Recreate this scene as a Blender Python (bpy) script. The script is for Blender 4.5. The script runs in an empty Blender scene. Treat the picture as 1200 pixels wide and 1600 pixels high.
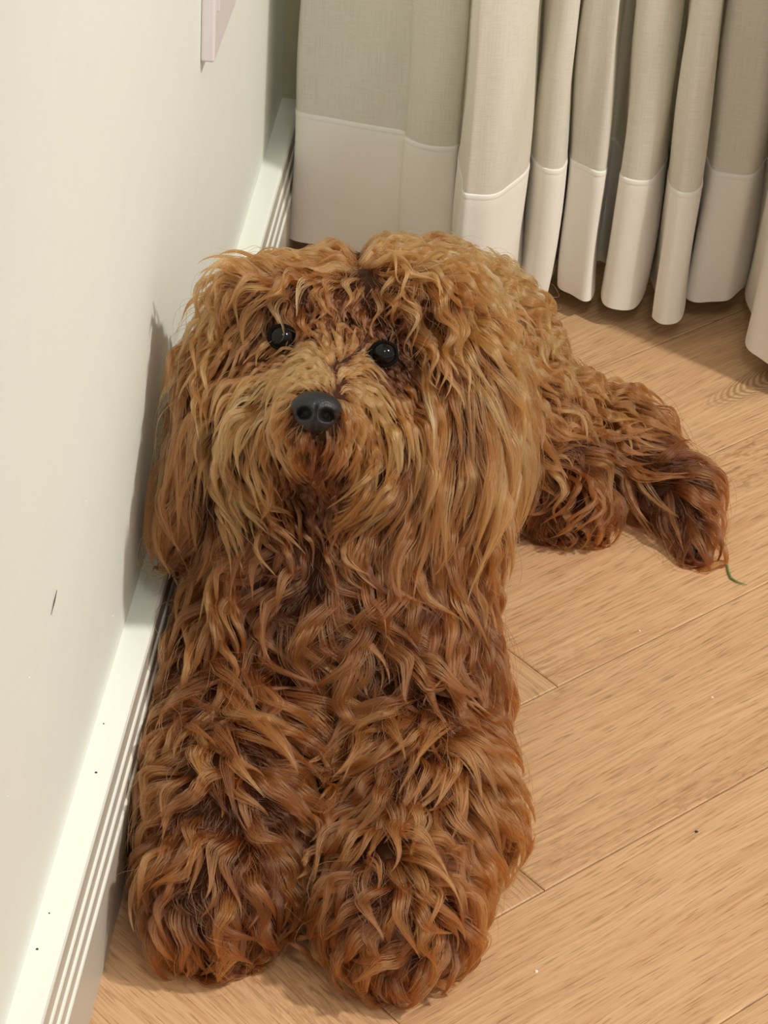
import bpy, math, random
import numpy as np
from mathutils import Matrix, Vector
rng = np.random.default_rng(7)
random.seed(7)
FUR = True
SC = bpy.context.scene
COL = SC.collection

# ------------------------------------------------------------------ camera
F_PX, YAW, PITCH, ROLL, CAM_H = 4000.0, -0.0573653, 0.6019705, 0.0663471, 1.0
def cam_axes():
    f = np.array([math.sin(YAW)*math.cos(PITCH), math.cos(YAW)*math.cos(PITCH), -math.sin(PITCH)])
    r = np.array([math.cos(YAW), -math.sin(YAW), 0.0]); u = np.cross(r, f)
    c, s = math.cos(ROLL), math.sin(ROLL)
    return c*r+s*u, -s*r+c*u, f
CR, CU, CF = cam_axes()
CAM = np.array([0, 0, CAM_H])
cd = bpy.data.cameras.new('camera'); cam = bpy.data.objects.new('camera', cd); COL.objects.link(cam)
m = Matrix.Identity(4)
for i in range(3):
    m[i][0] = CR[i]; m[i][1] = CU[i]; m[i][2] = -CF[i]; m[i][3] = CAM[i]
cam.matrix_world = m
cd.sensor_fit = 'VERTICAL'; cd.sensor_height = 24.0; cd.sensor_width = 18.0
cd.lens = F_PX/1600*24.0; cd.clip_start = 0.05; cd.clip_end = 50
SC.camera = cam

# ------------------------------------------------------------------ light
SC.view_settings.view_transform = 'Standard'; SC.view_settings.look = 'None'
SC.view_settings.gamma = 1.0; SC.view_settings.use_curve_mapping = False
SC.view_settings.exposure = 0.0
w = bpy.data.worlds.new('world'); SC.world = w; w.use_nodes = True
w.node_tree.nodes['Background'].inputs[0].default_value = (1.0, 0.99, 0.955, 1)
w.node_tree.nodes['Background'].inputs[1].default_value = 0.70
def spot(name, loc, target, power, size, col, angle=70, blend=0.6):
    l = bpy.data.lights.new(name, 'SPOT'); l.energy = power; l.shadow_soft_size = size; l.color = col
    l.spot_size = math.radians(angle); l.spot_blend = blend
    o = bpy.data.objects.new(name, l); COL.objects.link(o); o.location = loc
    o.rotation_euler = (Vector(target)-Vector(loc)).to_track_quat('-Z', 'Y').to_euler(); return o
spot('ceiling_downlight', (1.55, 0.75, 2.45), (0.05, 1.50, 0.0), 222, 0.07, (1.0, 0.965, 0.89), 50, 0.9)
spot('ceiling_downlight', (0.25, -0.1, 2.55), (-0.05, 1.3, 0.1), 40, 0.25, (1.0, 0.97, 0.92), 60, 1.0)

SC.cycles.max_bounces = 8; SC.cycles.transmission_bounces = 6; SC.cycles.diffuse_bounces = 4; SC.cycles.adaptive_threshold = .02
# ------------------------------------------------------------------ helpers
def nrm(v): return v/np.maximum(np.linalg.norm(v, axis=-1, keepdims=True), 1e-9)
def at(px, py, depth):            # a measured point of the place, from a pixel and a distance along the view axis
    return CAM + depth*(CF + (px-600)/F_PX*CR - (py-800)/F_PX*CU)
def pix(P):
    v = P-CAM; z = v@CF
    return np.stack([600+F_PX*(v@CR)/z, 800-F_PX*(v@CU)/z], -1)
def floor_at(px, py, z=0.0):
    d = CF + (px-600)/F_PX*CR - (py-800)/F_PX*CU
    return CAM + d*(z-CAM_H)/d[2]
def tag(o, label=None, cat=None, group=None, kind=None):
    if label: o['label'] = label
    if cat: o['category'] = cat
    if group: o['group'] = group
    if kind: o['kind'] = kind
    return o
def empty(name, loc=(0, 0, 0)):
    o = bpy.data.objects.new(name, None); COL.objects.link(o); o.location = loc; o.empty_display_size = .02; return o
def mesh_obj(name, V, F, mat, parent=None, smooth=False, keep_world=True):
    me = bpy.data.meshes.new(name); me.from_pydata([tuple(map(float, v)) for v in V], [], [tuple(map(int, f)) for f in F]); me.update()
    if mat: me.materials.append(mat)
    if smooth: me.polygons.foreach_set('use_smooth', [True]*len(me.polygons))
    o = bpy.data.objects.new(name, me); COL.objects.link(o)
    if parent:
        o.parent = parent
        if keep_world: o.matrix_parent_inverse = Matrix.Translation(-Vector(parent.location))
    return o
def box(x0, x1, y0, y1, z0, z1):
    V = [(x, y, z) for x in (x0, x1) for y in (y0, y1) for z in (z0, z1)]
    return V, [(0, 1, 3, 2), (4, 6, 7, 5), (0, 4, 5, 1), (2, 3, 7, 6), (0, 2, 6, 4), (1, 5, 7, 3)]
def bevel(o, wd, seg=2):
    b = o.modifiers.new('bevel', 'BEVEL'); b.width = wd; b.segments = seg; b.limit_method = 'ANGLE'; return o
def new_mat(name):
    M = bpy.data.materials.new(name); M.use_nodes = True; nt = M.node_tree
    return M, nt, nt.nodes['Principled BSDF']
def node(nt, t, **kw):
    n = nt.nodes.new(t)
    for k, v in kw.items():
        if k.startswith('i_'): n.inputs[k[2:].replace('_', ' ')].default_value = v
        else: setattr(n, k, v)
    return n
def lin(c): return tuple(((x/255/12.92) if x/255 <= .04045 else ((x/255+.055)/1.055)**2.4) for x in c)+(1.0,)
def ramp(nt, stops):
    r = nt.nodes.new('ShaderNodeValToRGB'); e = r.color_ramp.elements
    e[0].position, e[0].color = stops[0]; e[1].position, e[1].color = stops[-1]
    for p, c in stops[1:-1]:
        q = e.new(p); q.color = c
    return r
def mixc(nt, fac, a, b, blend='MIX'):
    n = nt.nodes.new('ShaderNodeMix'); n.data_type = 'RGBA'; n.blend_type = blend
    for s, v in ((n.inputs[0], fac), (n.inputs[6], a), (n.inputs[7], b)):
        if isinstance(v, (int, float, tuple)): s.default_value = v
        else: nt.links.new(v, s)
    return n.outputs[2]
def noise(nt, vec, scale, detail=4, rough=.5, dist=0.0):
    n = node(nt, 'ShaderNodeTexNoise', i_Scale=scale, i_Detail=detail, i_Roughness=rough, i_Distortion=dist)
    nt.links.new(vec, n.inputs['Vector']); return n.outputs['Fac']
def mapping(nt, vec, scale, loc=(0, 0, 0)):
    n = node(nt, 'ShaderNodeMapping'); n.inputs['Scale'].default_value = scale; n.inputs['Location'].default_value = loc
    nt.links.new(vec, n.inputs['Vector']); return n.outputs['Vector']
def bump(nt, h, strength, dist, b):
    n = node(nt, 'ShaderNodeBump', i_Strength=strength, i_Distance=dist); nt.links.new(h, n.inputs['Height'])
    nt.links.new(n.outputs['Normal'], b.inputs['Normal'])
def math_(nt, op, a, b=0.0, c=None):
    n = nt.nodes.new('ShaderNodeMath'); n.operation = op
    for s, v in zip(n.inputs, (a, b, c)):
        if v is None: continue
        if isinstance(v, (int, float)): s.default_value = v
        else: nt.links.new(v, s)
    return n.outputs[0]

# ------------------------------------------------------------------ materials
def mat_wall(name, c):
    M, nt, b = new_mat(name); b.inputs['Base Color'].default_value = lin(c); b.inputs['Roughness'].default_value = .75
    tc = node(nt, 'ShaderNodeTexCoord').outputs['Object']
    n = noise(nt, tc, 320, 3, .6); n2 = noise(nt, tc, 40, 2)
    bump(nt, math_(nt, 'ADD', n, n2), .12, .001, b)
    nt.links.new(mixc(nt, n2, lin(c), lin(tuple(int(x*.985) for x in c))), b.inputs['Base Color']); return M
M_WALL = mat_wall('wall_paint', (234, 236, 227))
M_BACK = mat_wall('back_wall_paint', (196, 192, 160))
def mat_plain(name, c, rough=.4, spec=.5, **kw):
    M, nt, b = new_mat(name); b.inputs['Base Color'].default_value = lin(c); b.inputs['Roughness'].default_value = rough
    b.inputs['Specular IOR Level'].default_value = spec
    tc = node(nt, 'ShaderNodeTexCoord').outputs['Object']
    bump(nt, noise(nt, tc, 260, 2), .05, .0006, b)
    for k, v in kw.items(): b.inputs[k.replace('_', ' ')].default_value = v
    return M
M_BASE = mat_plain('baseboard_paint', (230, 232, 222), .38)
M_BFRONT = mat_plain('baseboard_front_grey', (196, 188, 174), .42)
M_PLATE = mat_plain('plate_plastic', (226, 216, 218), .3)
M_MARK = mat_plain('plate_mark', (250, 250, 250), .2)
M_JOINT = mat_plain('joint_brown', (128, 90, 58), .9)  # brown of the floor base, seen in the plank joints
M_DARK = mat_plain('dark_speck', (60, 52, 44), .8)
M_WHITE = mat_plain('pale_crumb', (235, 225, 205), .7)
M_GRASS = mat_plain('grass_green', (104, 128, 66), .6)

def mat_oak():
    M, nt, b = new_mat('oak_plank'); b.inputs['Roughness'].default_value = .46; b.inputs['Specular IOR Level'].default_value = .35
    tc = node(nt, 'ShaderNodeTexCoord').outputs['Object']
    at_ = node(nt, 'ShaderNodeAttribute', attribute_name='grain_shift', attribute_type='OBJECT')
    add = nt.nodes.new('ShaderNodeVectorMath'); add.operation = 'ADD'
    nt.links.new(tc, add.inputs[0]); nt.links.new(at_.outputs['Vector'], add.inputs[1]); v = add.outputs[0]
    # slow warp so that the grain wanders
    wv = mapping(nt, v, (2.5, 11, 1)); wn = node(nt, 'ShaderNodeTexNoise', i_Scale=1.0, i_Detail=2.0); nt.links.new(wv, wn.inputs['Vector'])
    sc = nt.nodes.new('ShaderNodeVectorMath'); sc.operation = 'MULTIPLY_ADD'
    nt.links.new(wn.outputs['Color'], sc.inputs[0]); sc.inputs[1].default_value = (0, .035, 0); nt.links.new(v, sc.inputs[2]); vw = sc.outputs[0]
    fine = noise(nt, mapping(nt, vw, (11, 460, 1)), 1.0, 5, .66)
    med = noise(nt, mapping(nt, vw, (4, 105, 1)), 1.0, 4, .6)
    broad = noise(nt, mapping(nt, vw, (1.6, 22, 1)), 1.0, 3, .5)
    pores = noise(nt, mapping(nt, vw, (42, 760, 1)), 1.0, 2, .5)
    # cathedral figure: rings round a stretched centre
    ring_v = mapping(nt, vw, (1.0, 8.0, 1), (0.0, 0.0, 0.0))
    wav = node(nt, 'ShaderNodeTexWave', wave_type='RINGS', rings_direction='Z', i_Scale=9.0, i_Distortion=2.5, i_Detail=2.0, i_Detail_Scale=1.5)
    nt.links.new(ring_v, wav.inputs['Vector'])
    patch = ramp(nt, [(0.52, (0, 0, 0, 1)), (0.68, (1, 1, 1, 1))]); nt.links.new(noise(nt, mapping(nt, v, (3.2, 9, 1), (3.3, 1.7, 0)), 1.0, 2), patch.inputs[0])
    flecks = noise(nt, mapping(nt, vw, (60, 260, 1)), 1.0, 3, .7, .8)
    c = mixc(nt, broad, lin((200, 160, 119)), lin((215, 177, 135)))
    r1 = ramp(nt, [(.32, (0, 0, 0, 1)), (.68, (1, 1, 1, 1))]); nt.links.new(med, r1.inputs[0])
    c = mixc(nt, math_(nt, 'MULTIPLY', r1.outputs[0], .38), c, lin((176, 128, 84)))
    r2 = ramp(nt, [(.44, (0, 0, 0, 1)), (.60, (1, 1, 1, 1))]); nt.links.new(fine, r2.inputs[0])
    c = mixc(nt, math_(nt, 'MULTIPLY', r2.outputs[0], .36), c, lin((156, 110, 72)))
    r3 = ramp(nt, [(.56, (0, 0, 0, 1)), (.68, (1, 1, 1, 1))]); nt.links.new(pores, r3.inputs[0])
    c = mixc(nt, math_(nt, 'MULTIPLY', r3.outputs[0], .5), c, lin((118, 80, 52)))
    fk = ramp(nt, [(.50, (0, 0, 0, 1)), (.62, (1, 1, 1, 1))]); nt.links.new(flecks, fk.inputs[0])
    c = mixc(nt, math_(nt, 'MULTIPLY', math_(nt, 'MULTIPLY', fk.outputs[0], patch.outputs[0]), .55), c, lin((128, 88, 60)))
    c = mixc(nt, math_(nt, 'MULTIPLY', math_(nt, 'MULTIPLY', wav.outputs['Fac'], patch.outputs[0]), .22), c, lin((150, 104, 66)))
    # a cathedral figure: nested parabolas running along the grain from one point of the board
    fg = node(nt, 'ShaderNodeAttribute', attribute_name='figure', attribute_type='OBJECT'); sp = nt.nodes.new('ShaderNodeSeparateXYZ'); nt.links.new(fg.outputs['Vector'], sp.inputs[0])
    so = nt.nodes.new('ShaderNodeSeparateXYZ'); nt.links.new(tc, so.inputs[0])
    dx = math_(nt, 'SUBTRACT', so.outputs[0], sp.outputs[0]); dy = math_(nt, 'ADD', math_(nt, 'SUBTRACT', so.outputs[1], sp.outputs[1]), math_(nt, 'MULTIPLY', math_(nt, 'SUBTRACT', broad, .5), .012))
    dy2 = math_(nt, 'MULTIPLY', dy, dy)
    f_ = math_(nt, 'SUBTRACT', dx, math_(nt, 'MULTIPLY', dy2, 160.0))
    ring = math_(nt, 'SINE', math_(nt, 'ADD', math_(nt, 'MULTIPLY', f_, 900.0), math_(nt, 'MULTIPLY', med, 6.0)))
    msk = ramp(nt, [(0.0, (0, 0, 0, 1)), (.25, (1, 1, 1, 1)), (.8, (1, 1, 1, 1)), (1.0, (0, 0, 0, 1))]); nt.links.new(math_(nt, 'MULTIPLY', f_, 7.0), msk.inputs[0])
    msy = ramp(nt, [(.35, (1, 1, 1, 1)), (1.0, (0, 0, 0, 1))]); nt.links.new(math_(nt, 'MULTIPLY', dy2, 1.0/.00035), msy.inputs[0])
    rg = math_(nt, 'MULTIPLY', math_(nt, 'MULTIPLY', math_(nt, 'MULTIPLY_ADD', ring, .5, .5), msk.outputs[0]), math_(nt, 'MULTIPLY', msy.outputs[0], sp.outputs[2]))
    c = mixc(nt, rg, c, lin((138, 100, 68)))
    tone = node(nt, 'ShaderNodeAttribute', attribute_name='tone', attribute_type='OBJECT')
    hsv = node(nt, 'ShaderNodeHueSaturation'); nt.links.new(c, hsv.inputs['Color']); nt.links.new(tone.outputs['Fac'], hsv.inputs['Value'])
    nt.links.new(hsv.outputs[0], b.inputs['Base Color'])
    bump(nt, math_(nt, 'SUBTRACT', math_(nt, 'MULTIPLY', fine, -.6), math_(nt, 'MULTIPLY', r3.outputs[0], .5)), .22, .0006, b)
    return M
M_OAK = mat_oak()

def mat_cloth(name, c, trans, alpha, weave):
    M = bpy.data.materials.new(name); M.use_nodes = True; nt = M.node_tree; nt.nodes.clear()
    out = nt.nodes.new('ShaderNodeOutputMaterial')
    uv = node(nt, 'ShaderNodeUVMap').outputs[0]
    h1 = noise(nt, mapping(nt, uv, (90, 1700, 1)), 1.0, 2, .5)      # slubby weft threads
    h2 = noise(nt, mapping(nt, uv, (1300, 30, 1)), 1.0, 2, .5)
    col = mixc(nt, math_(nt, 'MULTIPLY', h1, .5), lin(c), lin(tuple(int(x*.95) for x in c)))
    d = node(nt, 'ShaderNodeBsdfDiffuse'); t = node(nt, 'ShaderNodeBsdfTranslucent'); tr = node(nt, 'ShaderNodeBsdfTransparent')
    nt.links.new(col, d.inputs['Color']); nt.links.new(col, t.inputs['Color'])
    bp = node(nt, 'ShaderNodeBump', i_Strength=.22, i_Distance=.0003); nt.links.new(math_(nt, 'ADD', h1, math_(nt, 'MULTIPLY', h2, .6)), bp.inputs['Height'])
    nt.links.new(bp.outputs[0], d.inputs['Normal'])
    m1 = node(nt, 'ShaderNodeMixShader'); m1.inputs[0].default_value = trans
    nt.links.new(d.outputs[0], m1.inputs[1]); nt.links.new(t.outputs[0], m1.inputs[2])
    m2 = node(nt, 'ShaderNodeMixShader')
    rr = ramp(nt, [(.42, (0, 0, 0, 1)), (.62, (1, 1, 1, 1))]); nt.links.new(math_(nt, 'MULTIPLY', math_(nt, 'ADD', h1, h2), .5), rr.inputs[0])
    nt.links.new(math_(nt, 'MULTIPLY', rr.outputs[0], alpha), m2.inputs[0])
    nt.links.new(m1.outputs[0], m2.inputs[1]); nt.links.new(tr.outputs[0], m2.inputs[2]); nt.links.new(m2.outputs[0], out.inputs[0])
    return M
M_CURT = mat_cloth('linen_sheer', (244, 239, 225), .26, .10, 1)
M_HEM = mat_cloth('linen_double', (248, 243, 232), .12, 0.0, 1)

# ------------------------------------------------------------------ structure
XW = -0.2136; YB = 1.891
floor = mesh_obj('floor', *box(XW-.02, 2.6, -.9, YB+.02, -.05, -.0016), M_JOINT); tag(floor, kind='structure')
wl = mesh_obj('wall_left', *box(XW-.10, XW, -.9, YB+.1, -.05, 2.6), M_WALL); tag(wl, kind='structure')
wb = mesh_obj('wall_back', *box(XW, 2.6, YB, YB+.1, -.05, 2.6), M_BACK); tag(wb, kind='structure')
# baseboard: profile (x out from wall, z) swept along the wall
prof = [(0, 0), (.0205, 0), (.0212, .001), (.0212, .0555), (.0207, .0566), (.0197, .0569), (.0197, .0668), (.0192, .0678), (.0182, .0681), (.0182, .0778), (.0177, .0788), (.0168, .0791),
        (.0168, .0918), (.0160, .0939), (.0143, .0949), (0, .0952)]
def sweep(name, p0, p1, out, mat):
    V = []; n = len(prof)
    for p in (p0, p1):
        for a, z in prof: V.append((p[0]+out[0]*a, p[1]+out[1]*a, z))
    F = [(i, (i+1) % n, (i+1) % n+n, i+n) for i in range(n)]+[tuple(range(n))[::-1], tuple(range(n, 2*n))]
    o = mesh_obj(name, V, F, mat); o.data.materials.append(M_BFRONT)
    for i in (2, 5, 8, 11): o.data.polygons[i].material_index = 1        # the flat faces between the ledges take a greyer colour
    return o
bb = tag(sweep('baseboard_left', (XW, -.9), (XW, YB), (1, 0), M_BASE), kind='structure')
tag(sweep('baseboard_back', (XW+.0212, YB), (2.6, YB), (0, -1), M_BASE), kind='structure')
def disc(name, c, r, axis, mat, parent, n=8, h=.0003):
    c = np.array(c, float); a = {'z': (np.array([1, 0, 0]), np.array([0, 1, 0]), np.array([0, 0, 1.])), 'x': (np.array([0, 1, 0]), np.array([0, 0, 1]), np.array([1., 0, 0]))}[axis]
    V = []
    for k, rr in ((0, r), (h, r*.7)):
        for i in range(n):
            t = 2*math.pi*i/n; V.append(c+a[2]*k+rr*(a[0]*math.cos(t)+a[1]*math.sin(t)))
    F = [(i, (i+1) % n, (i+1) % n+n, i+n) for i in range(n)]+[tuple(range(n, 2*n))]
    return mesh_obj(name, V, F, mat, parent)
def plane_hit(px, py, ax, val):
    d = CF + (px-600)/F_PX*CR - (py-800)/F_PX*CU
    return CAM + d*(val-CAM[ax])/d[ax]
for px, py, r in ((150, 1207, .0008), (58, 1483, .0008), (77, 1427, .0005), (162, 1131, .0005)):
    p = plane_hit(px, py, 2, .0951); disc('nail_hole', (p[0], p[1], .0951), r, 'z', M_DARK, bb)
for px, py, r in ((303, 243, .0006), (134, 784, .0005), (46, 1059, .0006), (13, 1245, .0005), (176, 963, .0006)):
    p = plane_hit(px, py, 0, XW); disc('paint_speck', (XW, p[1], p[2]), r, 'x', M_WHITE, wl)

# herringbone floor: every plank is its own piece
PW, PL = 0.1335, 0.66
X0, Y0, Q = 0.04358, 1.27901, 0.1335*math.sqrt(2)
def plank_mesh():
    g = .0003; hx, hy = PL/2-g, PW/2-g; t = .0016; bv = .0009; V = []
    for z, k in ((-t, 0), (-bv*.6, 0), (0, bv)):
        V += [(-hx+k, -hy+k, z), (hx-k, -hy+k, z), (hx-k, hy-k, z), (-hx+k, hy-k, z)]
    F = [(8, 9, 10, 11)]
    for l in (0, 4): F += [(l+i, l+(i+1) % 4, l+4+(i+1) % 4, l+4+i) for i in range(4)]
    me = bpy.data.meshes.new('plank'); me.from_pydata(V, [], F); me.materials.append(M_OAK); me.update(); return me
PM = plank_mesh()
s2 = math.sqrt(.5); n_pl = 0
dA = np.array([s2, s2]); dB = np.array([-s2, s2])
colw = PL*math.sqrt(2)*.5    # sideways step between columns of one direction
tones = [1.0, .985, 1.03, .96, 1.01, .97]
# A-planks: near-left corner of plank k at (X0, Y0 + k Q) ; long side along dA. B-planks: their long side along dB
for c in range(-2, 4):
    for k in range(-14, 12):
        base = np.array([X0, Y0]) + c*(PL*dA - PL*dB) + np.array([0, k*Q])
        for kind in (0, 1):
            if kind == 0:   # A: spans dA*[0,PL], dB*[0,PW] from base
                ctr = base + dA*PL/2 + dB*PW/2; ang = math.pi/4
            else:           # B: the plank ending against the seam left of the corner
                ctr = base + dB*PL/2 + dA*(-PW/2); ang = 3*math.pi/4
            if not (XW-.3 < ctr[0] < 1.5 and -.3 < ctr[1] < YB+.15): continue
            if ctr[0]-.25 > 1.3: continue
            # trim against walls by skipping planks wholly outside; the walls' own boxes hide the rest
            if ctr[0] < XW-.24: continue
            o = bpy.data.objects.new('plank', PM); COL.objects.link(o); o.parent = floor
            o.location = (ctr[0], ctr[1], 0.0); o.rotation_euler = (0, 0, ang)
            o['grain_shift'] = (random.uniform(-9, 9), random.uniform(-9, 9), 0.0); o['tone'] = random.choice(tones)*random.uniform(.985, 1.015)
            kp = floor_at(1088, 640)[:2]-ctr; lo_ = (kp@np.array([math.cos(ang), math.sin(ang)]), kp@np.array([-math.sin(ang), math.cos(ang)]))
            hit = kind == 0 and abs(lo_[0]) < PL/2 and abs(lo_[1]) < PW/2
            o['figure'] = (float(lo_[0]), float(lo_[1]), .75) if hit else (random.uniform(-.3, .3), random.uniform(-.04, .04), random.choice((0.0, 0.0, .3)))
            n_pl += 1

# ------------------------------------------------------------------ curtain
def catmull(P, n):
    P = np.array(P, float); P = np.vstack([2*P[0]-P[1], P, 2*P[-1]-P[-2]]); out = []
    for i in range(1, len(P)-2):
        for t in np.linspace(0, 1, n, endpoint=False):
            a, b, c, d = P[i-1:i+3]
            out.append(.5*((2*b)+(-a+c)*t+(2*a-5*b+4*c-d)*t*t+(-a+3*b-3*c+d)*t**3))
    out.append(P[-2]); return np.array(out)
ZB = .02
plan = [(-.192, 1.803), (-.188, 1.792), (-.155, 1.787), (-.125, 1.779), (-.106, 1.777), (-.103, 1.768), (-.085, 1.757), (-.066, 1.758), (-.0625, 1.764), (-.060, 1.742),
        (-.056, 1.690), (-.046, 1.684), (-.028, 1.690), (-.013, 1.722), (-.0095, 1.76), (-.012, 1.80), (-.0085, 1.815), (-.006, 1.79), (-.0065, 1.762), (.002, 1.738), (.016, 1.738), (.0185, 1.765), (.016, 1.80), (.0195, 1.81), (.021, 1.785), (.022, 1.757),
        (.034, 1.748), (.047, 1.742), (.049, 1.772), (.053, 1.80), (.060, 1.785), (.0605, 1.755), (.062, 1.737), (.074, 1.732), (.085, 1.738), (.094, 1.766), (.094, 1.80), (.0985, 1.79),
        (.0965, 1.735), (.100, 1.722), (.108, 1.717), (.118, 1.727), (.1225, 1.77), (.121, 1.80), (.1245, 1.785), (.128, 1.760), (.142, 1.757), (.158, 1.758), (.168, 1.778), (.176, 1.805), (.1735, 1.79),
        (.1715, 1.73), (.172, 1.692), (.180, 1.676), (.195, 1.655), (.215, 1.645), (.222, 1.70), (.228, 1.76), (.236, 1.70), (.240, 1.645), (.258, 1.63), (.276, 1.65), (.282, 1.74), (.290, 1.77),
        (.298, 1.72), (.304, 1.65), (.324, 1.635), (.342, 1.66), (.346, 1.78), (.36, 1.80), (.37, 1.73), (.376, 1.68), (.40, 1.67), (.42, 1.70)]
for k in range(16):      # the curtain runs on to the right, out of the picture
    xx = .46+k*.075; plan += [(xx, 1.655), (xx+.022, 1.675), (xx+.03, 1.74), (xx+.036, 1.77), (xx+.046, 1.72), (xx+.055, 1.67)]
pl = catmull(plan, 7)
def smooth(a, k):
    for _ in range(k): a[1:-1] = .25*a[:-2]+.5*a[1:-1]+.25*a[2:]
    return a
pl_bot = smooth(pl.copy(), 1); pl_top = smooth(pl.copy(), 14)
arc = np.r_[0, np.cumsum(np.linalg.norm(np.diff(pl_bot, axis=0), axis=1))]
seam_h = .108
def curtain_surface(zs, off=0.0):
    V = []; UV = []
    d = np.gradient(pl_bot, axis=0); nn = np.stack([d[:, 1], -d[:, 0]], 1); nn = nrm(nn)
    for z in zs:
        t = min(1, max(0, (z-.1)/1.2)); p = pl_bot*(1-t)+pl_top*t
        wob = .0022*np.sin(arc*38+z*17)*min(1, z*3)+.0012*np.sin(arc*95-z*31+1)
        flare = .003*math.exp(-(z-ZB)/.03)
        p = p+nn*(wob[:, None]+off+flare*np.sin(arc*60)[:, None])
        zz = np.full(len(p), z)+.0015*np.sin(arc*45+.7)*math.exp(-(z-ZB)/.05)
        V.append(np.c_[p, zz]); UV.append(np.c_[arc, np.full(len(p), z)])
    return V, UV
def grid_obj(name, V, UV, mat, parent, thick):
    nv, nu = len(V), len(V[0]); VV = np.vstack(V); F = [(j*nu+i, j*nu+i+1, (j+1)*nu+i+1, (j+1)*nu+i) for j in range(nv-1) for i in range(nu-1)]
    o = mesh_obj(name, VV, F, mat, parent, smooth=True); uv = np.vstack(UV)
    l = o.data.uv_layers.new(name='UVMap'); idx = np.empty(len(o.data.loops), int); o.data.loops.foreach_get('vertex_index', idx)
    l.data.foreach_set('uv', uv[idx].ravel())
    return o
CT = empty('curtain', (.1, 1.75, 0.0))
tag(CT, 'cream linen curtain hanging in deep folds with a wide doubled hem above the oak floor', 'curtain')
zs = list(ZB+seam_h+np.r_[0, np.geomspace(.01, 2.35, 22)])
grid_obj('sheer_cloth', *curtain_surface(zs), M_CURT, CT, 0)
hz = np.linspace(ZB, ZB+seam_h+.002, 12)
front = curtain_surface(hz, .0005); back = curtain_surface(hz, -.0005)
ring = front[0]+[front[0][-1]*.5+back[0][-1]*.5+np.array([0, 0, .0016])]+back[0][::-1]+[front[0][0]]
ruv = front[1]+[front[1][-1]]+back[1][::-1]+[front[1][0]]
hem = grid_obj('hem', ring, ruv, M_HEM, CT, 0)
tag(hem, 'doubled opaque hem band')
# stitched line standing proud where the hem is sewn
sv, su = curtain_surface([ZB+seam_h-.0008, ZB+seam_h-.0002, ZB+seam_h+.0006], .0008)
sv[0] = curtain_surface([ZB+seam_h-.0012], .0005)[0][0]; sv[2] = curtain_surface([ZB+seam_h+.0022], .0002)[0][0]
grid_obj('seam', sv, su, M_HEM, CT, 0)

# ------------------------------------------------------------------ switch plate
sw = empty('wall_plate', (XW, 1.48, .33))
tag(sw, 'white plastic wall plate standing proud of the pale wall, above the baseboard', 'wall plate')
py0, pz0 = 1.437, .331
o = mesh_obj('frame', *box(XW, XW+.0088, py0, py0+.118, pz0, pz0+.118), M_PLATE, sw); bevel(o, .0018, 3)
for j in range(2):
    y0 = py0+.010+j*.050
    o = mesh_obj('rocker', *box(XW+.0082, XW+.0100, y0, y0+.048, pz0+.030, pz0+.108), M_PLATE, sw); bevel(o, .0006, 2)
for y_, z0_, z1_ in ((py0+.012, pz0+.044, pz0+.075),):
    o = mesh_obj('white_mark', *box(XW+.0099, XW+.0103, y_, y_+.0018, z0_, z1_), M_MARK, sw)  # narrow white bar on the plate

# ------------------------------------------------------------------ small litter
def tube_obj(name, P, R, mat, parent=None, n=6):
    P = np.array(P, float); V = []; F = []
    for i, p in enumerate(P):
        t = nrm(P[min(i+1, len(P)-1)]-P[max(i-1, 0)]); a = nrm(np.cross(t, [0.3, .2, .9])); b_ = np.cross(t, a)
        for k in range(n):
            an = 2*math.pi*k/n; V.append(p+R[i]*(a*math.cos(an)+b_*math.sin(an)))
    for i in range(len(P)-1):
        for k in range(n): F.append((i*n+k, i*n+(k+1) % n, (i+1)*n+(k+1) % n, (i+1)*n+k))
    F += [tuple(range(n))[::-1], tuple(range((len(P)-1)*n, len(P)*n))]
    return mesh_obj(name, V, F, mat, parent, smooth=True)
gp = [floor_at(*q, .0012) for q in ((1133, 866), (1136, 880), (1138, 892), (1142, 903), (1152, 909), (1167, 914))]
tag(tube_obj('grass_blade', gp, [.0004, .0007, .0008, .0008, .0006, .0002], M_GRASS), 'thin bent green blade of dry grass on the floor at the tip of the tail', 'grass')
p0, p1 = plane_hit(89, 922, 0, XW+.0008), plane_hit(80, 961, 0, XW+.0006)
tag(tube_obj('stray_hair', [p0, p0*.5+p1*.5+np.array([.0, .0006, 0]), p1], [.00015, .00032, .0001], M_DARK), 'short dark stray hair stuck to the pale wall left of the dog', 'hair')
def crumb(px, py, r, mat, label):
    c = floor_at(px, py); V = []; F = []
    for k, (z, s) in enumerate(((0, 1), (.6, .9), (1.0, .35))):
        for i in range(7):
            t = 2*math.pi*i/7; V.append((c[0]+r*s*math.cos(t)*random.uniform(.7, 1.2), c[1]+r*s*math.sin(t)*random.uniform(.6, 1.1), z*r))
    for l in (0, 7): F += [(l+i, l+(i+1) % 7, l+7+(i+1) % 7, l+7+i) for i in range(7)]
    F.append(tuple(range(14, 21)))
    tag(mesh_obj('crumb', V, F, mat), label, 'crumb', 'crumbs on the floor')
crumb(1088, 1300, .0011, M_DARK, 'dark crumb on the oak floor near the right edge of the photo')
crumb(999, 986, .0009, M_WHITE, 'tiny pale crumb on the floor below the tail, above the long plank seam')
crumb(1113, 1090, .0009, M_WHITE, 'tiny pale crumb on the middle plank, right of the dog')
crumb(838, 1518, .0010, M_WHITE, 'tiny pale crumb on the floor right of the front paw')

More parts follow.
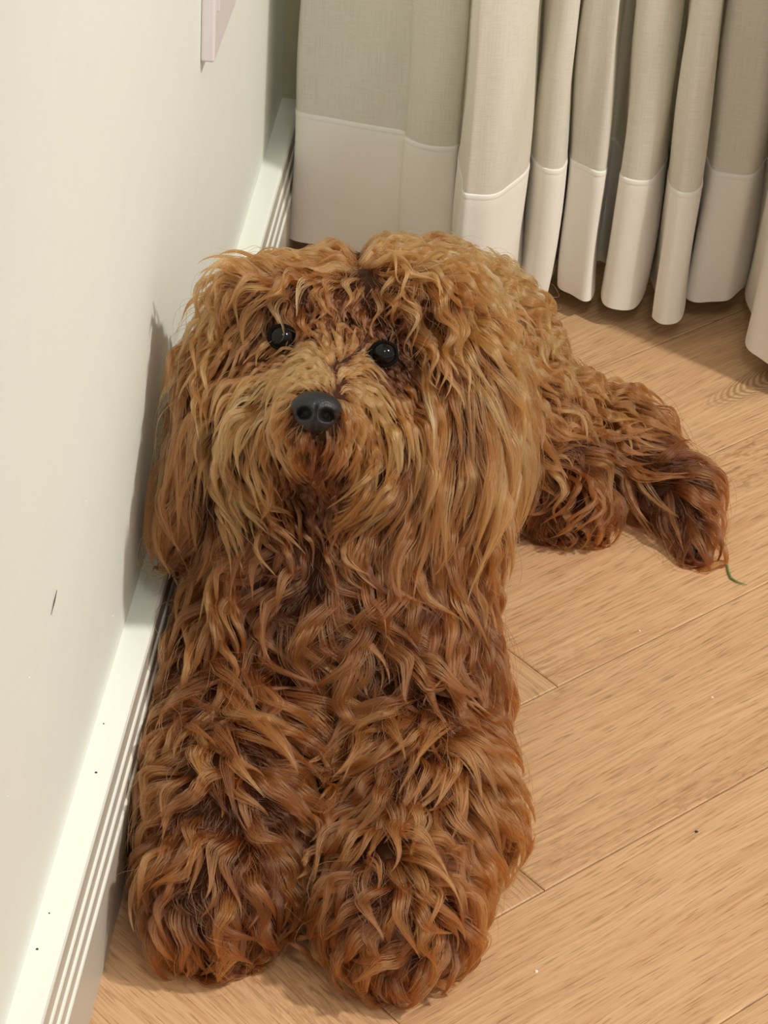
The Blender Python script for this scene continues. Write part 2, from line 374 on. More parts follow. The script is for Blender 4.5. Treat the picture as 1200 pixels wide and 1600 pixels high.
# ------------------------------------------------------------------ dog: one continuous body from a smooth distance field
def A3(*v): return np.array(v, float)
HR = nrm(CR*.985-CU*.17)                    # the head is rolled a little
HU = nrm(CU*.985+CR*.17); HF = -CF
PR = []                                     # (kind, data, blend)
def ell(c, r, ax=None, k=.022): PR.append(('e', np.array(c, float), np.array(r, float), np.eye(3) if ax is None else np.array(ax), k))
def cap(a, b, ra, rb, k=.02): PR.append(('c', np.array(a, float), np.array(b, float), ra, rb, k))
HAX = [HR, HU, HF]
# trunk
ell((-.085, 1.40, .095), (.088, .13, .082)); ell((-.115, 1.50, .082), (.065, .10, .072)); ell((-.065, 1.52, .080), (.085, .10, .070)); ell((-.005, 1.50, .052), (.048, .065, .044)); ell((.022, 1.495, .034), (.040, .050, .028))
ell((-.097, 1.255, .122), (.087, .085, .10)); ell((-.085, 1.190, .085), (.078, .05, .060))
# fore legs
cap((-.140, 1.19, .060), (-.136, 1.07, .044), .040, .037); cap((-.136, 1.07, .044), (-.137, 1.022, .034), .037, .032)
cap((-.045, 1.19, .060), (-.030, 1.09, .046), .041, .040); cap((-.030, 1.09, .046), (-.038, 1.022, .036), .040, .035)
# hind foot and tail
cap((.02, 1.50, .04), (.045, 1.452, .022), .032, .020)
cap((.025, 1.53, .045), (.075, 1.515, .036), .028, .026, .012); cap((.075, 1.515, .036), (.116, 1.475, .022), .026, .017, .01)
cap((.116, 1.475, .022), (.130, 1.438, .010), .017, .006, .01)
# head
ell(at(532, 572, 1.495), (.060, .058, .060), HAX); ell(at(420, 560, 1.505), (.036, .038, .045), HAX); ell(at(655, 530, 1.505), (.040, .045, .045), HAX)
cap(at(516, 612, 1.445), at(495, 652, 1.385), .030, .0165, .014)
cap(at(515, 700, 1.455), at(500, 700, 1.402), .028, .012, .014)
ell(at(425, 680, 1.445), (.026, .034, .026), HAX, .016); ell(at(575, 705, 1.445), (.026, .034, .026), HAX, .016)
cap(at(515, 720, 1.51), (-.088, 1.25, .13), .052, .07)
# ear flaps
ell(at(322, 680, 1.49), (.018, .062, .030), HAX, .014); ell(at(705, 690, 1.480), (.030, .072, .028), HAX, .014)
ell(at(428, 466, 1.456), (.032, .013, .016), HAX, .016); ell(at(628, 462, 1.456), (.034, .016, .018), HAX, .012)
NOSE = at(494, 641, 1.366); EYES = [at(441, 527, 1.432), at(600, 553, 1.432)]
def sdf(P):
    out = None
    for q in PR:
        if q[0] == 'e':
            l = (P-q[1])@q[3].T; k0 = np.linalg.norm(l/q[2], axis=-1); k1 = np.linalg.norm(l/q[2]**2, axis=-1)
            d = k0*(k0-1)/np.maximum(k1, 1e-9)
        else:
            a, b = q[1], q[2]; ba = b-a; h = np.clip(((P-a)@ba)/(ba@ba), 0, 1)
            d = np.linalg.norm(P-a-h[..., None]*ba, axis=-1)-(q[3]*(1-h)+q[4]*h)
        if out is None: out = d
        else:
            k = q[-1]; h = np.maximum(k-np.abs(out-d), 0)/k; out = np.minimum(out, d)-h*h*k*.25
    for e in EYES:                                   # eye sockets
        d = np.linalg.norm(P-(e+HF*.003), axis=-1)-.0088; out = np.maximum(out, -d+0.0)
    out = np.maximum(out, .002-P[..., 2])            # flat where it lies on the floor
    out = np.maximum(out, (XW+.023)-P[..., 0])
    return out
def grad(P, e=.0015):
    g = np.stack([sdf(P+np.eye(3)[i]*e)-sdf(P-np.eye(3)[i]*e) for i in range(3)], -1); return nrm(g)
def surface_nets(lo, hi, h):
    n = np.ceil((hi-lo)/h).astype(int)+1
    ax = [lo[i]+h*np.arange(n[i]) for i in range(3)]
    G = np.stack(np.meshgrid(*ax, indexing='ij'), -1); D = sdf(G.reshape(-1, 3)).reshape(n)
    ins = D < 0; cs = np.array(np.meshgrid([0, 1], [0, 1], [0, 1], indexing='ij')).reshape(3, -1).T
    c = sum(ins[a:n[0]-1+a, b:n[1]-1+b, d:n[2]-1+d].astype(int) for a, b, d in cs)
    act = (c > 0) & (c < 8); idx = -np.ones(act.shape, int); idx[act] = np.arange(act.sum())
    ci = np.argwhere(act); acc = np.zeros((len(ci), 3)); cnt = np.zeros(len(ci))
    for a in range(8):
        for b in range(a+1, 8):
            if np.abs(cs[a]-cs[b]).sum() != 1: continue
            pa = ci+cs[a]; pb = ci+cs[b]; da = D[tuple(pa.T)]; db = D[tuple(pb.T)]; x = (da < 0) != (db < 0)
            t = np.where(x, da/np.where(x, da-db, 1), 0)
            acc += np.where(x[:, None], pa+(pb-pa)*t[:, None], 0); cnt += x
    V = lo+h*acc/cnt[:, None]; F = []
    for a in range(3):
        b, d = (a+1) % 3, (a+2) % 3
        s0 = [slice(1, -1)]*3; s0[a] = slice(0, n[a]-1); s1 = list(s0); s1[a] = slice(1, n[a])
        A = ins[tuple(s0)]; B = ins[tuple(s1)]; cr = np.argwhere(A != B)
        off = np.ones(3, int); off[a] = 0; cr = cr+off
        sg = A[tuple((cr-off).T)]
        eb = np.eye(3, dtype=int)[b]; ed = np.eye(3, dtype=int)[d]
        q = [idx[tuple((cr-o_).T)] for o_ in (eb+ed, ed, 0*eb, eb)]
        Q_ = np.stack(q, 1); Q_[~sg] = Q_[~sg][:, ::-1]; F.append(Q_)
    return V, np.vstack(F)
BV, BF = surface_nets(np.array([-.24, .95, -.008]), np.array([.16, 1.70, .36]), .0035)
DOG = empty('dog', (-.06, 1.30, 0.0))
tag(DOG, 'curly red-brown long-haired dog lying against the wall, forelegs stretched out, looking up', 'dog')

M_SKIN, nt, b_ = new_mat('dog_skin'); b_.inputs['Roughness'].default_value = .8; b_.inputs['Specular IOR Level'].default_value = .2
tc = node(nt, 'ShaderNodeTexCoord').outputs['Object']
nt.links.new(mixc(nt, noise(nt, tc, 90, 3), lin((44, 24, 12)), lin((64, 35, 18))), b_.inputs['Base Color'])
body = mesh_obj('body', BV, BF, M_SKIN, DOG, smooth=True)

# nose: leather pad with two nostrils
def mat_leather():
    M, nt, b = new_mat('nose_leather'); b.inputs['Base Color'].default_value = lin((24, 20, 23)); b.inputs['Roughness'].default_value = .5
    tc = node(nt, 'ShaderNodeTexCoord').outputs['Object']
    v = node(nt, 'ShaderNodeTexVoronoi', i_Scale=900.0); nt.links.new(tc, v.inputs['Vector'])
    bump(nt, v.outputs['Distance'], .35, .0005, b); return M
M_NOSE = mat_leather()
def build_nose():
    nu, nv = 56, 34; V = []
    nr_, nu_ = nrm(CR*.99+CU*-.10), nrm(CU*.99+CR*.10)
    for j in range(nv+1):
        th = math.pi*j/nv*.62
        for i in range(nu):
            ph = 2*math.pi*i/nu
            x, y, z = math.sin(th)*math.cos(ph), math.sin(th)*math.sin(ph), math.cos(th)
            # squarish top, narrower below
            sx = 1.0 + (.10 if y > 0 else -.20*(-y)**1.3); px_, py_ = x*sx, y
            if y > 0: py_ = y*.86
            wx, wy, wz = px_*.0129, py_*.0120, z*.0105
            for s in (-1, 1):       # nostrils: comma pits opening to the side
                dx = wx-s*.0058; dy = wy+.0022
                q = (dx/.0036)**2+(dy/.0030)**2
                wz -= .0075*math.exp(-q*q)
                q2 = ((wx-s*.0098)/.0036)**2+((wy+.0042+.0)/.0011)**2
                wz -= .0045*math.exp(-q2)
            wz -= .0014*math.exp(-(wx/.0008)**2)*(1 if wy < .001 else math.exp(-((wy-.001)/.002)**2))
            V.append(NOSE+nr_*wx+nu_*wy+HF*(wz-.004))
    F = [(j*nu+i, (j+1)*nu+i, (j+1)*nu+(i+1) % nu, j*nu+(i+1) % nu) for j in range(nv) for i in range(nu)]
    F.append(tuple(nv*nu+i for i in range(nu)))
    o = mesh_obj('nose', V, F, M_NOSE, DOG, smooth=True); tag(o, 'black leathery nose with two nostrils'); return o
build_nose()
M_EYE, nt, b_ = new_mat('eye_dark'); b_.inputs['Base Color'].default_value = lin((8, 6, 5)); b_.inputs['Roughness'].default_value = .12; b_.inputs['Specular IOR Level'].default_value = .3
M_LID = mat_plain('eyelid_skin', (14, 10, 9), .85, .1)
def sphere(c, r, ax, nu=28, nv=18):
    V = [np.array(c)+r[2]*ax[2]]
    for j in range(1, nv):
        th = math.pi*j/nv
        for i in range(nu):
            ph = 2*math.pi*i/nu; V.append(c+r[0]*math.sin(th)*math.cos(ph)*ax[0]+r[1]*math.sin(th)*math.sin(ph)*ax[1]+r[2]*math.cos(th)*ax[2])
    V.append(np.array(c)-r[2]*ax[2]); n = len(V)-1
    F = [(0, 1+i, 1+(i+1) % nu) for i in range(nu)]
    F += [(1+j*nu+i, 1+(j+1)*nu+i, 1+(j+1)*nu+(i+1) % nu, 1+j*nu+(i+1) % nu) for j in range(nv-2) for i in range(nu)]
    F += [(n, 1+(nv-2)*nu+(i+1) % nu, 1+(nv-2)*nu+i) for i in range(nu)]
    return V, F
def torus_lid(c, R, r, ax, sx, sy):
    V = []; F = []; n, m_ = 32, 8
    for i in range(n):
        t = 2*math.pi*i/n; d = ax[0]*math.cos(t)*sx+ax[1]*math.sin(t)*sy
        for k in range(m_):
            a = 2*math.pi*k/m_; V.append(c+d*(R+r*math.cos(a))+ax[2]*r*math.sin(a))
    for i in range(n):
        for k in range(m_): F.append((i*m_+k, ((i+1) % n)*m_+k, ((i+1) % n)*m_+(k+1) % m_, i*m_+(k+1) % m_))
    return V, F
for e in EYES:
    o = mesh_obj('eye', *sphere(e-HF*.0025, (.0078, .0074, .0080), HAX), M_EYE, DOG, smooth=True)
    tag(o, 'glossy dark round eye')
    mesh_obj('eyelid', *torus_lid(e+HF*.0012, .0070, .0012, HAX, 1.05, .93), M_LID, o, smooth=True)

# ------------------------------------------------------------------ fur
M_FUR = bpy.data.materials.new('fur_strand'); M_FUR.use_nodes = True; nt = M_FUR.node_tree; nt.nodes.clear()
out = nt.nodes.new('ShaderNodeOutputMaterial'); hb = nt.nodes.new('ShaderNodeBsdfHairPrincipled'); hb.parametrization = 'COLOR'
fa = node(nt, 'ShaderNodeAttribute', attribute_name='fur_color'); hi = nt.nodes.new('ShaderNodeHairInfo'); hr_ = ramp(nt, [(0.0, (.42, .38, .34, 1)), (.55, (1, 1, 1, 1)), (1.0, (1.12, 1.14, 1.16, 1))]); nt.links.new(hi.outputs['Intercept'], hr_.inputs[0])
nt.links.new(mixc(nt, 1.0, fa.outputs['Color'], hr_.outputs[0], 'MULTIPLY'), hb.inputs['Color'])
for k, v in (('Roughness', .30), ('Radial Roughness', .55), ('Coat', .0), ('IOR', 1.5), ('Random Roughness', .1)):
    if k in hb.inputs: hb.inputs[k].default_value = v
nt.links.new(hb.outputs[0], out.inputs[0])

# combing guides measured on the dog: x, y in the picture frame of the measured camera, direction there, hair length (mm),
# curl width (mm), curls, tuft radius (mm), lift, shade (0 deep red-brown .. 1 golden), zone
G = [
 # crown, combed away from the parting
 (540,395,-.8,-.1,34,3.5,1.2,3.0,.30,.62,'h'),(470,400,-1,.12,42,4,1.3,3.2,.30,.62,'h'),(400,430,-.9,.5,34,4,1.3,3.2,.28,.6,'h'),(340,470,-.7,.8,36,4,1.2,3.2,.28,.55,'h'),
 (480,445,-.8,.6,32,5,1.4,3.2,.35,.6,'h'),(430,485,-.1,1,30,4,1.0,2.6,.4,.5,'h'),(460,488,.1,1,24,4,.9,2.4,.4,.5,'h'),(390,500,-.35,.9,34,4,1.0,2.6,.35,.5,'h'),(640,490,.1,1,30,5,1.2,2.8,.35,.6,'h'),(600,480,.0,1,22,5,1.2,2.6,.4,.5,'h'),(420,470,-.85,.55,42,5,1.3,3.2,.25,.6,'h'),(360,530,-.6,.8,48,4,1.2,3.2,.2,.55,'h'),(300,540,-.35,.9,46,4,1,3.2,.25,.5,'h'),
 (580,400,.6,.2,32,4,1.3,3.2,.3,.62,'h'),(610,440,.35,.85,34,6,1.3,3.2,.3,.65,'h'),(585,455,.0,1,24,4,1.2,2.6,.25,.5,'h'),(660,430,.8,.5,40,5,1.3,3.2,.25,.6,'h'),(690,480,.5,.85,48,4,1.2,3,.2,.6,'h'),
 (650,500,.3,.95,44,5,1.3,3,.2,.65,'h'),(665,560,.0,1,50,3,1,2.8,.15,.65,'h'),(520,430,-.3,.9,22,3,1,2.4,.3,.4,'h'),(530,475,.0,.8,11,1,1,1.6,.3,.08,'h'),(575,500,.2,.8,9,1,1,1.6,.25,-.15,'h'),(605,520,.2,.8,8,1,1,1.6,.25,-.35,'h'),(470,500,-.3,.8,9,1,1,1.6,.25,-.1,'h'),(540,500,.0,.8,9,1,1,1.6,.25,-.05,'h'),
 (395,540,-.4,.9,40,3,1,2.8,.18,.6,'h'),(385,600,-.3,1,36,3,1,2.6,.15,.55,'h'),
 # around the eyes: short
 (520,500,0,-1,9,.6,1,1.5,.3,.30,'h'),(440,560,-.7,.3,9,.6,1,1.5,.2,.35,'h'),(600,585,.6,.6,7,.5,1,1.4,.2,-.3,'h'),(625,560,.6,.6,7,.5,1,1.4,.2,-.4,'h'),(415,530,-.6,.6,9,.5,1,1.4,.2,-.3,'h'),(560,530,.2,-.6,8,.5,1,1.5,.3,.35,'h'),(630,610,.3,.9,12,.8,1,1.8,.2,.3,'h'),
 (640,545,.3,.9,14,1,1,1.8,.2,.35,'h'),(400,520,-.6,.7,26,2,1,2.2,.2,.5,'h'),
 # muzzle and moustache
 (520,550,-.1,-.9,13,1,1,1.8,.35,.78,'m'),(490,575,-.8,-.3,20,1.5,.8,2,.3,.82,'m'),(545,575,.8,-.25,20,1.5,.8,2,.3,.82,'m'),(500,598,-.6,-.5,12,1,1,1.8,.3,.75,'m'),
 (450,600,-.95,.3,34,2,.7,2.4,.25,.8,'m'),(410,630,-.7,.75,42,2.5,.7,2.4,.2,.78,'m'),(380,680,-.25,1,42,3,.8,2.4,.15,.7,'m'),(390,740,.25,1,34,3,.8,2.4,.15,.62,'m'),
 (575,610,.85,.4,30,2,.7,2.4,.25,.8,'m'),(605,660,.1,1,40,2.5,.7,2.4,.18,.74,'m'),(600,730,-.35,.95,40,3,.8,2.4,.15,.6,'m'),(560,790,-.7,.7,34,3,.8,2.4,.15,.4,'m'),
 (450,660,-.55,.8,26,1.5,.7,2,.12,.45,'m'),(540,660,.5,.85,22,1.5,.7,2,.12,.45,'m'),(495,695,0,1,13,1,.8,1.6,.15,.15,'m'),(470,740,-.1,1,16,1.5,.8,1.8,.12,-.02,'m'),(530,740,.1,1,16,1.5,.8,1.8,.12,-.02,'m'),  # tufts below the nose carry its shade in their colour
 (500,790,.0,1,24,3,1,2.4,.15,.02,'m'),(430,790,-.1,1,30,3,1,2.4,.15,.35,'m'),
 # ears: long, hanging
 (270,600,-.2,1,70,3,.8,3,.15,.5,'e'),(265,700,.0,1,70,3.5,.9,3,.12,.5,'e'),(300,760,.05,1,62,3.5,.9,3,.1,.42,'e'),(340,820,.0,1,50,4,1,3,.1,.3,'e'),(260,830,.1,1,50,4,1,3,.1,.35,'e'),(325,650,-.1,1,60,3,.9,2.8,.12,.5,'e'),
 (740,560,.35,.95,70,2,.8,3,.15,.62,'f'),(700,640,.0,1,72,2,.8,3,.12,.68,'f'),(780,650,.25,1,75,2,.8,3,.12,.68,'f'),(660,660,-.3,.95,55,3,.8,2.8,.12,.62,'f'),(760,740,.0,1,70,3,.8,3,.1,.66,'f'),
 (800,760,-.15,1,60,3,.8,3,.1,.6,'f'),(680,760,-.2,1,60,3,.8,3,.1,.45,'f'),(720,840,-.1,1,48,4,1,3,.1,.35,'f'),(650,830,-.15,1,50,4,1,3,.1,.28,'f'),
 # chest: loose ringlets
 (290,920,-.8,.5,46,9,1.3,4.2,.35,.35,'c'),(260,1000,-.7,.6,46,9,1.3,4.2,.35,.35,'c'),(360,930,-.3,1,52,9,1.3,4.4,.35,.32,'c'),(440,880,.1,1,46,8,1.3,4,.35,.22,'c'),(520,930,.4,.9,52,10,1.3,4.4,.35,.36,'c'),
 (600,930,.5,.8,50,10,1.3,4.4,.35,.32,'c'),(470,1000,.15,1,56,9,1.3,4.4,.35,.4,'c'),(380,1040,-.1,1,54,9,1.3,4.4,.35,.4,'c'),(300,1080,-.3,1,48,9,1.3,4.2,.35,.4,'c'),(560,1040,-.2,1,54,9,1.3,4.4,.35,.42,'c'),
 (640,1030,.2,1,50,8,1.2,4.2,.35,.32,'c'),(700,1000,.3,.95,46,7,1.2,4,.3,.35,'c'),(740,1070,.5,.85,44,6,1.2,3.8,.35,.35,'c'),(460,1120,.4,.9,46,8,1.2,4,.3,.36,'c'),(600,1110,.3,.95,48,7,1.1,4.2,.3,.42,'c'),
 # fore legs
 (260,1190,-.5,.85,34,5,1.1,3.4,.45,.42,'l'),(340,1200,.0,1,34,5,1.1,3.4,.4,.42,'l'),(430,1210,.5,.85,34,5,1.1,3.4,.4,.4,'l'),(225,1320,-.6,.75,32,4.5,1.1,3.4,.5,.42,'l'),(320,1310,-.25,1,34,5,1.2,3.4,.45,.42,'l'),
 (420,1310,.35,.95,32,5,1.2,3.4,.45,.4,'l'),(250,1430,-.45,.9,30,4.5,1.1,3.4,.45,.4,'l'),(350,1430,-.1,1,32,5,1.2,3.4,.45,.42,'l'),(440,1430,.2,1,30,4.5,1.2,3.4,.4,.36,'l'),(340,1510,.0,1,26,4,1,3.2,.35,.34,'l'),
 (560,1210,-.3,.95,34,5,1.1,3.4,.4,.42,'r'),(650,1200,.4,.9,36,5,1.1,3.6,.45,.46,'r'),(740,1210,.75,.65,36,5,1.1,3.6,.5,.44,'r'),(530,1320,-.5,.85,32,5,1.2,3.4,.45,.42,'r'),(640,1320,.15,1,34,5,1.2,3.4,.45,.46,'r'),
 (760,1320,.8,.6,34,4.5,1.1,3.6,.5,.44,'r'),(540,1430,-.35,.95,30,4.5,1.2,3.4,.45,.42,'r'),(640,1430,.15,1,32,5,1.2,3.4,.45,.42,'r'),(740,1430,.6,.8,30,4.5,1.1,3.4,.5,.4,'r'),(600,1520,-.1,1,26,4,1,3.2,.35,.34,'r'),(690,1520,.3,.95,26,4,1,3.2,.35,.32,'r'),
 # back and flank
 (600,370,.2,-.6,18,4,1.3,3,.5,.85,'b'),(540,365,-.2,-.5,16,4,1.3,3,.5,.82,'b'),(700,390,.7,-.1,22,4.5,1.4,3,.4,.8,'b'),(760,430,.85,.2,24,4.5,1.4,3,.35,.75,'b'),(820,480,.9,.3,26,4.5,1.4,3,.35,.7,'b'),
 (790,520,.9,.2,26,4.5,1.4,3,.3,.66,'b'),(870,560,.85,.35,26,4,1.4,3,.35,.6,'b'),(820,600,.9,.3,28,4.5,1.4,3,.25,.5,'b'),(880,640,.8,.5,28,4.5,1.4,3,.3,.48,'b'),(930,640,.7,.6,28,4,1.2,3,.35,.45,'b'),(850,690,.5,.8,30,6,1.4,3.2,.3,.45,'b'),
 (460,365,-.8,.0,22,4,1.2,3,.4,.7,'b'),
 # hind foot
 (830,760,-.1,1,32,7,1.3,3.4,.35,.32,'g'),(880,780,.1,1,32,7,1.3,3.4,.4,.32,'g'),(920,790,.35,.9,30,6,1.2,3.4,.4,.3,'g'),(860,840,.1,1,26,5,1.1,3.2,.35,.25,'g'),(790,810,-.2,1,28,6,1.2,3.2,.35,.26,'g'),
 # tail plume
 (960,660,.6,.8,44,4,.7,3,.2,.36,'t'),(950,720,.3,1,48,6,.6,3,.2,.36,'t'),(990,700,.6,.8,50,5,.6,3.2,.2,.34,'t'),(1030,710,.85,.5,50,4,.6,3,.25,.32,'t'),(1080,740,.75,.65,46,4,.7,3,.25,.28,'t'),(980,780,.35,.95,48,7,.6,3.4,.15,.34,'t'),
 (1030,800,.85,.5,46,6,.7,3.2,.2,.28,'t'),(1080,800,.4,.9,46,5,.8,3,.2,.26,'t'),(1110,830,.0,1,44,5,.9,3,.2,.26,'t')]
GX = np.array([[g[0], g[1]] for g in G], float); GD = np.array([nrm(np.array(g[2:4], float)) for g in G]); GP = np.array([g[4:10] for g in G], float)
GZ = [g[10] for g in G]
ZONES = {'h': 'head_fur', 'm': 'moustache_fur', 'e': 'ear_fur', 'f': 'ear_fur', 'c': 'chest_fur', 'l': 'foreleg_fur', 'r': 'foreleg_fur', 'b': 'back_fur', 'g': 'hind_foot_fur', 't': 'tail_fur'}
for i_, z_ in enumerate(GZ):
    kl, ka, kr = {'c': (1.2, 1.45, 1.4), 'l': (1.3, 1.15, 1.5), 'r': (1.3, 1.15, 1.5), 'h': (1.05, 1.1, 1.15), 'e': (1.0, 1.0, 1.25), 'f': (1.0, 1.0, 1.25), 'b': (1.15, 1, 1.2), 'g': (1.2, 1, 1.3), 't': (1.15, 1.1, 1.3), 'm': (1, 1, 1)}[z_]; GP[i_, 5] -= {'c': .10, 'l': .12, 'r': .10, 't': .06, 'g': .06, 'e': .06}.get(z_, 0)
    GP[i_, 0] *= kl; GP[i_, 1] *= ka; GP[i_, 3] *= kr; GP[i_, 2] *= {'c': .62, 'l': .66, 'r': .66, 'e': .7, 'f': .7, 'g': .8}.get(z_, .85)
ZL = sorted(ZONES); GZI = np.array([ZL.index(z) for z in GZ])
def comb(P):
    q = pix(P); d2 = ((q[:, None, :]-GX[None])**2).sum(-1); w_ = 1/(d2+300.0)**2; w_ /= w_.sum(1, keepdims=True)
    return nrm(w_@GD), w_@GP, GZI[np.argmax(w_, 1)], q
def tangent(D2, N):
    T = D2[:, :1]*CR-D2[:, 1:]*CU
    T = T-N*(T*N).sum(1, keepdims=True); return nrm(T)
def sample_surface(n):
    tri = np.vstack([BF[:, [0, 1, 2]], BF[:, [0, 2, 3]]]); a, b, c = BV[tri[:, 0]], BV[tri[:, 1]], BV[tri[:, 2]]
    ar = np.linalg.norm(np.cross(b-a, c-a), axis=1); ce = (a+b+c)/3
    nn = nrm(np.cross(b-a, c-a)); face = (nn*nrm(CAM-ce)).sum(1)
    wgt = ar*np.where(face > -.15, 1.0, np.where(face > -.6, .6, .22))*np.where(ce[:, 2] < .004, 0.0, 1.0)   # fewer tufts on the side lying on the floor or turned away
    i = rng.choice(len(tri), n, p=wgt/wgt.sum()); u, v = rng.random(n), rng.random(n); fl = u+v > 1; u[fl], v[fl] = 1-u[fl], 1-v[fl]
    return a[i]+u[:, None]*(b-a)[i]+v[:, None]*(c-a)[i]
def lofreq(P, s, seed):
    r = np.random.default_rng(seed); o = np.zeros(len(P))
    for _ in range(5):
        k = r.normal(size=3)*s; o += np.sin(P@k+r.random()*6.28)
    return o/2.2
def grow(P, S, lenk=1.0, curlk=1.0, liftk=1.0, layer=None):
    n = len(P); N = grad(P); D2, pr, zone, q = comb(P)
    L = pr[:, 0]*.001*lenk*rng.uniform(.7, 1.2, n); amp = pr[:, 1]*.001*curlk*rng.uniform(.5, 1.35, n); cyc = pr[:, 2]*rng.uniform(.75, 1.25, n)
    rad = pr[:, 3]*.001; lift = np.clip(pr[:, 4]*liftk*rng.uniform(.6, 1.5, n), .05, .85); shade = pr[:, 5]
    a = .50*lofreq(P, 60, 3)+.22*lofreq(P, 150, 4)+rng.normal(0, .10, n)
    a *= np.clip(pr[:, 1]/4, .35, 1.3)
    T = tangent(np.stack([D2[:, 0]*np.cos(a)-D2[:, 1]*np.sin(a), D2[:, 0]*np.sin(a)+D2[:, 1]*np.cos(a)], 1), N)
    d = nrm(N*lift[:, None]+T*(1-lift)[:, None]); pos = P.copy()-N*.001
    lay = (rng.random(n) if layer is None else layer)
    H = (.002+.0105*lay)*np.clip(L/.03, .35, 1.15)
    C = [pos.copy()]; NN = [N]; TT = [d]
    ds = L/(S-1)
    for s in range(1, S):
        t = s/(S-1)
        if s % 2 == 1: D2n, _, _, _ = comb(pos); Nn = grad(pos)
        Tn = tangent(np.stack([D2n[:, 0]*np.cos(a)-D2n[:, 1]*np.sin(a), D2n[:, 0]*np.sin(a)+D2n[:, 1]*np.cos(a)], 1), Nn)
        k = .30
        d = nrm(d*(1-k)+k*nrm(Tn+Nn*.05-np.array([0, 0, .22])))
        pos = pos+d*ds[:, None]
        sd = sdf(pos); tgt = H*min(1, t*3)
        mv = np.where(sd < tgt, tgt-sd, (tgt-sd)*.22)
        pos = pos+Nn*np.clip(mv, -.002, .004)[:, None]
        pos[:, 2] = np.maximum(pos[:, 2], .0015)
        C.append(pos.copy()); NN.append(Nn); TT.append(d)
    C = np.stack(C, 1); NN = np.stack(NN, 1); TT = np.stack(TT, 1)
    SS = nrm(np.cross(TT, NN)); UU = nrm(np.cross(SS, TT))
    t = np.linspace(0, 1, S)[None]; env = np.clip(t*2.2, 0, 1)**1.2*(1-.25*t)
    ph = (lofreq(P, 60, 8)*2.0+rng.uniform(-.7, .7, n))[:, None]+2*np.pi*cyc[:, None]*t**.9
    hand = np.where(lofreq(P, 30, 9)+rng.normal(0, .4, n) > 0, 1, -1)[:, None]
    C = C+SS*(amp[:, None]*env*(np.sin(ph)-np.sin(ph[:, :1])*(1-t)))[..., None]+UU*(.55*hand*amp[:, None]*env*np.cos(ph))[..., None]
    tw = hand*ph*.5
    return C, SS, UU, tw, rad, shade, zone, L, q
def strands(G_, per, S, spread=1.0, frizz=.0003, taper=True):
    C, SS, UU, tw, rad, shade, zone, L, q = G_
    n = len(C); i = np.repeat(np.arange(n), np.maximum(1, np.round(per*rad*1000).astype(int)) if taper else 1); m_ = len(i)
    r = np.sqrt(rng.random(m_)); th = rng.random(m_)*2*np.pi
    a, b = r*np.cos(th), r*np.sin(th)*.42
    t = np.linspace(0, 1, S); pf = (.75+.5*np.sin(np.pi*np.clip(t*1.15, 0, 1)))*(1-.90*t**2.0) if taper else np.ones(S)
    ct, st = np.cos(tw[i]*.35), np.sin(tw[i]*.35)
    o1 = (a[:, None]*ct-b[:, None]*st); o2 = (a[:, None]*st+b[:, None]*ct)
    R_ = rad[i][:, None]*spread*pf[None]
    # a strand stops short or runs on: resample along the tuft's own curve
    lf = np.clip(1-np.abs(rng.normal(0, .14, m_)), .45, 1.0)
    u = t[None]*lf[:, None]*(S-1); k0 = np.minimum(u.astype(int), S-2); fr = (u-k0)[..., None]
    ii = i[:, None]
    def rs(A): return A[ii, k0]*(1-fr)+A[ii, k0+1]*fr
    P = rs(C)+rs(SS)*(R_*o1)[..., None]+rs(UU)*(R_*o2)[..., None]
    fz = rng.normal(0, 1, (m_, 3, 3)); 
    P = P+(fz[:, :1]*np.sin(t*3.1)[None, :, None]+fz[:, 1:2]*np.sin(t*7.3+1)[None, :, None]*.5*t[None, :, None])*frizz
    return P, i, zone[i], shade[i], o1[:, 0]
STR = []
def lin3(c): return np.array(lin(c)[:3])
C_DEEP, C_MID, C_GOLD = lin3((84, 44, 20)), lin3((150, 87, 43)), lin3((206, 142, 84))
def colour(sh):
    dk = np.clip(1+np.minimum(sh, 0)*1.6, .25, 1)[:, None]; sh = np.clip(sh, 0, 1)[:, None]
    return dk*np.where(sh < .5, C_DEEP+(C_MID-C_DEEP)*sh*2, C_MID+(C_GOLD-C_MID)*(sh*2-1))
def groom(P, i, zone, sh, width, lock_var):
    # keep the eyes, the nose and the muzzle tip free: hair combed clear of them
    bad = np.zeros(len(P), bool)
    for c, r, z0 in ((EYES[0]-HU*.002+HR*.001, .0026, -.012), (EYES[1], .0068, -.012), (NOSE, .0118, .002), (NOSE, .0098, -.016)):
        l = P-c; z_ = l@HF; rr = np.linalg.norm(l-z_[..., None]*HF, axis=-1)
        bad |= ((rr < r) & (z_ > z0)).any(1)
    bad &= rng.random(len(P)) > .03
    P[..., 0] = np.maximum(P[..., 0], np.where(P[..., 2] < .0965, XW+.0222, XW+.001)); P[..., 2] = np.maximum(P[..., 2], .0006)
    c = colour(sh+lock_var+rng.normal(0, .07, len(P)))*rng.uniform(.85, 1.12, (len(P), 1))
    STR.append((P[~bad], zone[~bad], c[~bad], np.full((~bad).sum(), width)))
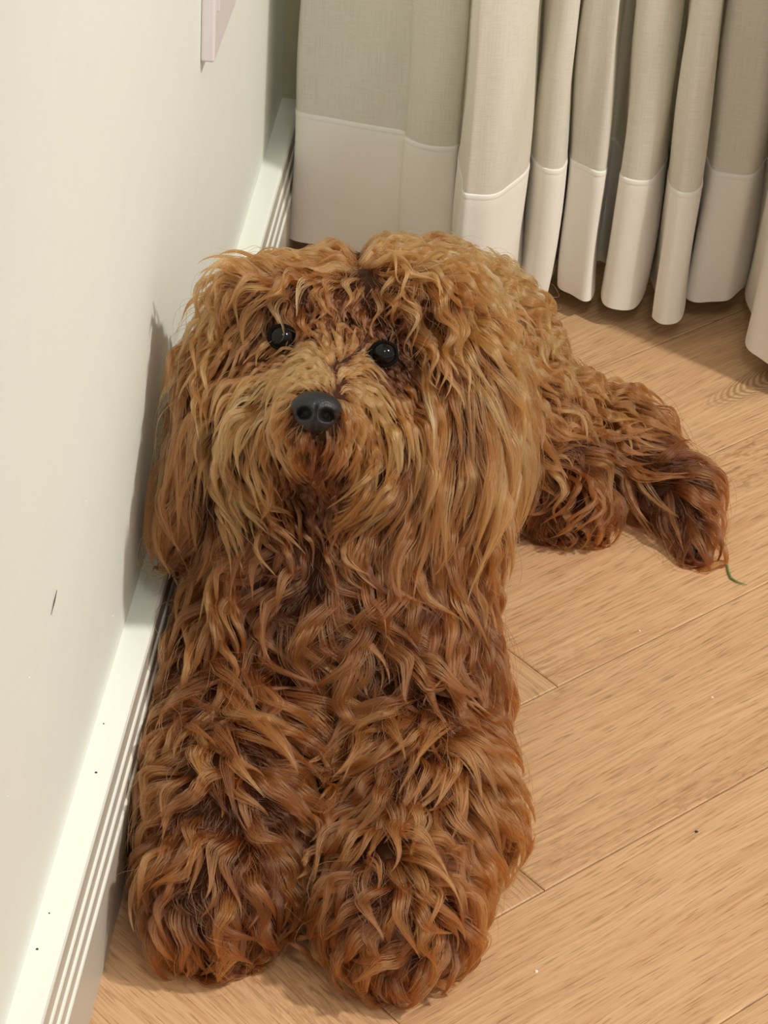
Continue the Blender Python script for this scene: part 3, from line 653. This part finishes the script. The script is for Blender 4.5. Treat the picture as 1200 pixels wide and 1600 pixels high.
def make_fur():
    S = 14
    def pick(n, k):          # more tufts where they are short and thin
        P = sample_surface(n); _, pr, _, _ = comb(P); c = k/(pr[:, 0]*pr[:, 3]); c *= np.clip(1/np.sqrt(c*4+1e-6), 1, 2.0); return P[rng.random(n) < c]
    # under layer: short soft coat
    P = pick(26000, 40); g = grow(P, S, .6, .8, .9, rng.random(len(P))*.3); s_ = strands(g, 2.2, S, 1.5, .0006)
    groom(s_[0], s_[1], s_[2], s_[3]-.42, .00018, rng.normal(0, .06, len(P))[s_[1]])  # coat colour darkened to paint shade into the gaps between tufts
    # main tufts
    P = pick(26000, 30); g = grow(P, S); s_ = strands(g, 7.0, S)
    print('tufts', len(P))
    groom(s_[0], s_[1], s_[2], s_[3], .00016, rng.normal(0, .13, len(P))[s_[1]])
    # loose single hairs
    P = sample_surface(2600); g = grow(P, S, 1.1, 1.2, 1.3, .6+.6*rng.random(len(P))); s_ = strands(g, 1, S, 1, .001, False)
    groom(s_[0], s_[1], s_[2], s_[3]+.12, .00011, np.zeros(len(s_[1])))
    P = np.concatenate([s[0] for s in STR]); Z = np.concatenate([s[1] for s in STR]); Cc = np.concatenate([s[2] for s in STR]); W = np.concatenate([s[3] for s in STR])
    prof_ = np.array([.8, 1, 1, 1, 1, 1, .98, .95, .9, .84, .76, .64, .5, .22])
    for zi, z in enumerate(ZL):
        k = Z == zi
        if not k.any(): continue
        p = P[k]; cu = bpy.data.hair_curves.new(ZONES[z]); cu.add_curves([S]*len(p))
        cu.points.foreach_set('position', p.astype(np.float32).ravel())
        ra = cu.attributes.get('radius') or cu.attributes.new('radius', 'FLOAT', 'POINT')
        ra.data.foreach_set('value', (W[k][:, None]*prof_[None]).astype(np.float32).ravel())
        ca = cu.attributes.new('fur_color', 'FLOAT_COLOR', 'CURVE')
        ca.data.foreach_set('color', np.c_[Cc[k], np.ones(len(p))].astype(np.float32).ravel())
        cu.materials.append(M_FUR)
        o = bpy.data.objects.new(ZONES[z], cu); COL.objects.link(o); o.parent = DOG; o.matrix_parent_inverse = Matrix.Translation(-Vector(DOG.location))
        o['kind'] = 'stuff'
    print('strands', len(P))
if FUR: make_fur()
